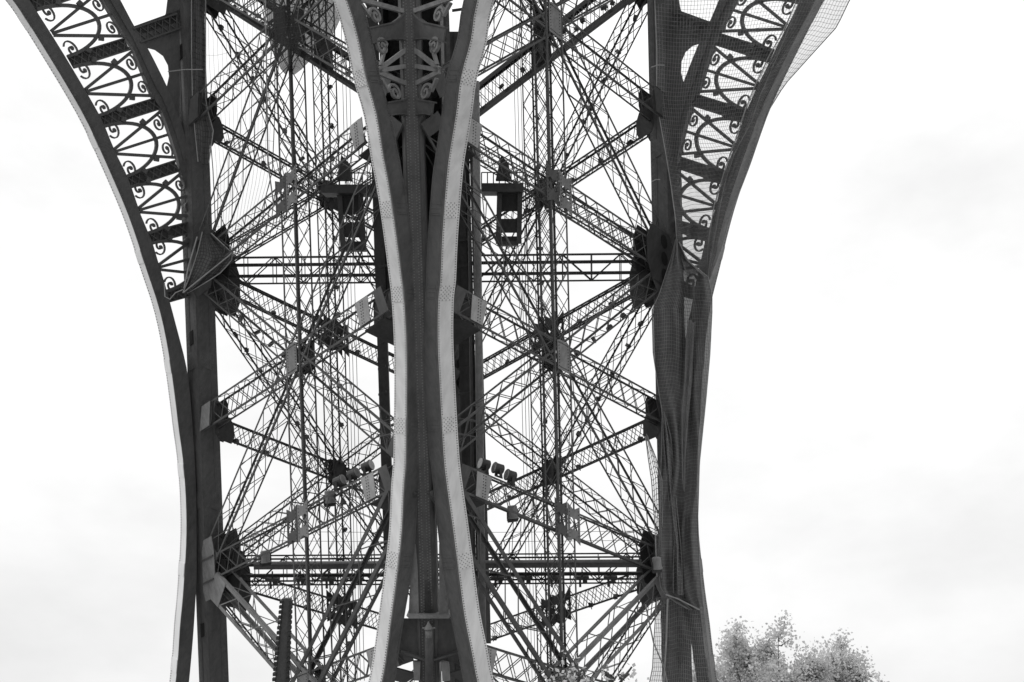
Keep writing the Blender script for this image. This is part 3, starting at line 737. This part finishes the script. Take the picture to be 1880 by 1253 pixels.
zc = lambda x, y: min(hit(x, y, COL['C'], nDB)[2]-.4, 50.0)
net([(-60,1200,1420),(0,1202,1470),(100,1206,1430),(180,1205,1395),(230,1213,1378),(280,1222,1350),(340,1232,1330),(400,1240,1318),(450,1243,1310),(505,1262,1303)], 44, zc,
    'upper netting draped over the right arch, gathered to a knot at its foot', seed=2, cord=.014, sub=7.5, fold=.24)
zo = lambda x, y: min(hit(x, y, COL['C'], nDB)[2]-.55, 49.6)
net([(-60,1460,1600),(0,1462,1560),(50,1440,1536),(100,1412,1490),(155,1386,1440),(200,1368,1412),(250,1352,1394),(300,1334,1377),(380,1310,1346),(450,1300,1326),(510,1297,1304)], 18, zo,
    'loose netting strip hanging off the outer edge of the right arch against sky', seed=3, fold=.3, weave=MEDIUM, cord=.013, sub=8)
zl = lambda x, y: min(hit(x, y, COL['C'], nDB)[2]-.65, 49.6)
net([(440,1240,1246),(475,1232,1262),(505,1222,1300),(540,1211,1307),(570,1197,1307),(650,1199,1303),(730,1211,1296),(760,1216,1293),(850,1214,1284),(950,1211,1281),(1040,1209,1284),(1080,1213,1287),(1098,1226,1289),(1118,1262,1291)], 34, zl,
    'dense netting sleeve wrapped round the right corner post', seed=4, weave=DENSE, fold=.36, sub=6.5, cord=.018)
net([(590,1262,1276),(700,1256,1270),(760,1250,1264),(850,1252,1258),(900,1254,1257)], 6, lambda x, y: zl(x, y)-.35, 'narrow bunched fold of pale netting on the front of the sleeve', seed=21, hem=False, weave=sheer('fold_weave', .24, .7), fold=.12, sub=7, cord=.016)
net([(760,1217,1222),(800,1218,1232),(900,1226,1240),(1000,1236,1250),(1090,1236,1254)], 6, lambda x, y: zl(x, y)-.3, 'long slanting fold of netting on the lower half of the sleeve', seed=22, hem=False, weave=DENSE, fold=.2, sub=7, cord=.026)
net([(1096,1206,1290),(1120,1204,1292),(1180,1200,1299),(1225,1198,1304),(1265,1190,1310)], 28, lambda x, y: zl(x, y)+.35, 'lower netting skirt below the sleeve on the right corner post', seed=5, weave=MEDIUM, fold=.25, sub=8, cord=.018)
net([(800,1185,1188),(840,1190,1204),(880,1196,1215),(960,1202,1216),(1060,1206,1216)], 5, lambda x, y: 49.3, 'torn flap of netting hanging loose beside the right corner post', seed=6)
net([(-60,488,640),(20,490,630),(60,494,612),(95,502,580),(122,514,556),(134,524,540)], 18, lambda x, y: 45.3+(560-x)*.012, 'dark netting bundled over the top node left of the front post', seed=7, weave=sheer('dark_net_weave', .04, .8), m=DARK, cord=.012, hem=False)
net([(-60,372,500),(100,376,505),(200,382,505),(320,392,500),(420,396,470),(470,400,430)], 16, lambda x, y: 53.2, 'thin veil of netting hanging right of the left corner post', seed=8, sub=26, skip=6, cord=.012, weave=sheer('veil', .3, .035), fold=.35)
net([(428,372,388),(470,362,432),(500,352,408),(520,345,378),(540,336,344)], 12, lambda x, y: 49.2, 'netting gathered to a point beside the left corner post', seed=9, weave=DENSE, m=DARK, fold=.1, sub=6)
net([(-40,352,378),(100,352,378),(190,354,378),(240,358,392),(300,364,384)], 7, lambda x, y: 50.0, 'strip of netting hanging down the left corner post', seed=10, weave=DENSE, m=DARK, fold=.08)
# ropes of the netting
cable([at(336,538,48.9), at(420,470,48.9), at(510,370,48.9), at(600,300,48.6), at(672,250,48)], .03, 'rope', 'pale twisted rope running up from the left netting knot to the middle', 'rope', m=ROPE)
cable([at(338,530,48.8), at(346,490,48.8), at(362,435,48.8)], .03, 'rope', 'short taut rope on the left corner post above the netting knot', 'rope', m=ROPE)
cable([at(302,520,48.8), at(303,545,48.8), at(312,550,48.8), at(322,538,48.8), at(336,532,48.8)], .025, 'rope', 'loose loop of rope hanging at the end of the left arch', 'rope', m=ROPE)
cable([at(487,-20,45.5), at(489,100,45.5), at(492,300,45.5), at(503,380,45.5)], .03, 'rope', 'long rope falling from the netted node on the left', 'rope', m=ROPE)
cable([at(1222,1092,48.6), at(1245,1100,48.6), at(1284,1120,48.6)], .03, 'rope', 'pale rope lacing the sleeve to the lower netting skirt', 'rope', m=ROPE)
cable([at(1226,1100,48.7), at(1223,1180,48.7), at(1218,1260,48.7)], .04, 'rope', 'pale rope seam running down the lower netting skirt', 'rope', m=ROPE)
cable([at(1185,1110,48.9), at(1200,1180,48.9), at(1219,1225,48.9), at(1226,1260,48.9)], .035, 'rope', 'slack rope crossing the lower netting skirt on the right post', 'rope', m=ROPE)
for i, (y, x0, x1) in enumerate(((128,308,372), (120,1195,1220), (330,1196,1212))):
    cable([at(x0, y+4, 49), at((x0+x1)/2, y, 49), at(x1, y, 49)], .022, 'rope', ('thin tie rope across the left corner post near the oval opening', 'upper thin tie rope on the right corner post', 'lower thin tie rope on the right corner post')[i], 'rope', m=ROPE)

# ------------------------------------------------------------------ trees
def tree(name, base_xy, height, crown_r, lobes, label, seed, nleaf, leaf=.13, group=None):
    rnd = random.Random(seed); bx, by = base_xy
    e = empty(name, (bx, by, 0), label=label, category='tree', group=group)
    k = MB(); tips = []
    trunk_top = height*.45
    k.tube([Wi(bx+rnd.uniform(-.15, .15)*i, by, trunk_top*i/5) for i in range(6)], [.42-.04*i for i in range(6)], 8)
    for (lx, ly, lz, lr) in lobes:
        q0 = V(bx, by, trunk_top*rnd.uniform(.7, 1)); q1 = V(bx+lx, by+ly, lz); pts = []
        for i in range(8):
            f = i/7; p = q0*(1-f)+q1*f+V(rnd.gauss(0, .18), rnd.gauss(0, .18), 0)*(f*(1-f)*4); p[2] += math.sin(f*math.pi)*.6; pts.append(p)
        k.tube([Wi(*p) for p in pts], [.16*(1-i/7.4)+.008 for i in range(8)], 6)
        tips += [q1]*4
        for j in range(22):
            f = 1-.55*rnd.random()**2; b0 = q0*(1-f)+q1*f; d = V(rnd.gauss(0, 1), rnd.gauss(0, 1), rnd.gauss(.25, .9)); d = nrm(d)*lr*rnd.uniform(.5, 1.05)
            mid_ = b0+d*.5+V(rnd.gauss(0, .15), rnd.gauss(0, .15), rnd.gauss(0, .15)); en = b0+d
            k.tube([Wi(*b0), Wi(*mid_), Wi(*en)], [.055, .038, .018], 4)
            tips += [mid_, en, en, (mid_+en)/2, en+V(rnd.gauss(0, .5), rnd.gauss(0, .5), rnd.gauss(0, .5))]
    k.build('trunk', BARK, e)
    lv = MB(); vs, fs = [], []
    for i in range(nleaf):
        c = tips[rnd.randrange(len(tips))]; sg = .3
        p = V(c[0]+rnd.gauss(0, sg), c[1]+rnd.gauss(0, sg), c[2]+rnd.gauss(0, sg*.8))
        a = nrm(V(rnd.gauss(0, 1), rnd.gauss(0, 1), rnd.gauss(0, .7))); b_ = nrm(np.cross(a, V(rnd.gauss(0, 1), rnd.gauss(0, 1), rnd.gauss(0, 1))))
        s_ = leaf*rnd.uniform(.6, 1.3)
        q = [p+a*s_, p+b_*s_*.62+a*.15*s_, p-a*s_*.75, p-b_*s_*.62+a*.15*s_]
        o = len(vs); vs += [Wi(*x) for x in q]; fs.append((o, o+1, o+2, o+3))
    lv.v = vs; lv.f = fs; lv.build('crown', LEAF, e)
def tpos(px, py, Y):
    d = ray(px, py); y_w = d[2]*CT-d[1]*ST; s_ = Y/y_w; X, Yw, Z = W(d*s_); return X, Z
Yt = 76
def lobes_from(px_list, cx, Yt):
    out = []
    for (px, py, r, dy) in px_list:
        X, Z = tpos(px-6, py+9, Yt+dy); out.append((X-cx, dy, Z-r*.62, r))
    return out
cx, _ = tpos(1410, 1250, Yt)
tree('broadleaf_tree', (cx, Yt), 26, 5, lobes_from([(1345,1148,1.3,0),(1432,1136,1.35,-1),(1385,1185,1.6,1),(1320,1195,1.3,1),(1485,1185,1.3,0),(1440,1205,1.7,-2),(1370,1235,1.8,-1),(1310,1250,1.6,2),(1480,1240,1.8,1),(1410,1275,2.2,0),(1330,1300,2.2,0),(1355,1200,1.5,2),(1410,1165,1.2,1),(1460,1215,1.5,1),(1305,1215,1.2,0),(1440,1250,1.8,2),(1340,1262,1.8,-1),(1490,1212,1.4,1),(1400,1215,1.6,-1),(1375,1172,1.0,0),(1505,1200,1.1,-1)], cx, Yt), 'large pale leafed tree to the right of the netted post', 11, 46000)
cx, _ = tpos(1545, 1250, Yt+3)
tree('broadleaf_tree', (cx, Yt+3), 24, 4, lobes_from([(1548,1172,1.35,0),(1520,1200,1.4,1),(1575,1215,1.3,-1),(1545,1235,1.7,0),(1510,1260,1.8,0),(1590,1260,1.3,1),(1550,1290,2,0),(1530,1190,1.2,-1),(1565,1200,1.3,1),(1500,1225,1.5,-1),(1540,1262,1.8,1)], cx, Yt+3), 'smaller pale leafed tree at the far right of the treetops', 12, 25000)
cx, _ = tpos(1060, 1250, 33)
tree('sapling', (cx, 33), 11, 1.5, lobes_from([(1048,1222,.45,0),(1068,1230,.4,0),(1030,1236,.4,.3),(1055,1250,.6,0)], cx, 33), 'leafy treetop in front of the lower right girders', 13, 600, .09)
cx, _ = tpos(1135, 1250, 34)
tree('sapling', (cx, 34), 10, 1.5, lobes_from([(1122,1216,.3,0),(1148,1228,.28,0),(1140,1246,.4,.3)], cx, 34), 'sparse twiggy treetop beside the lower right girders', 14, 170, .09)
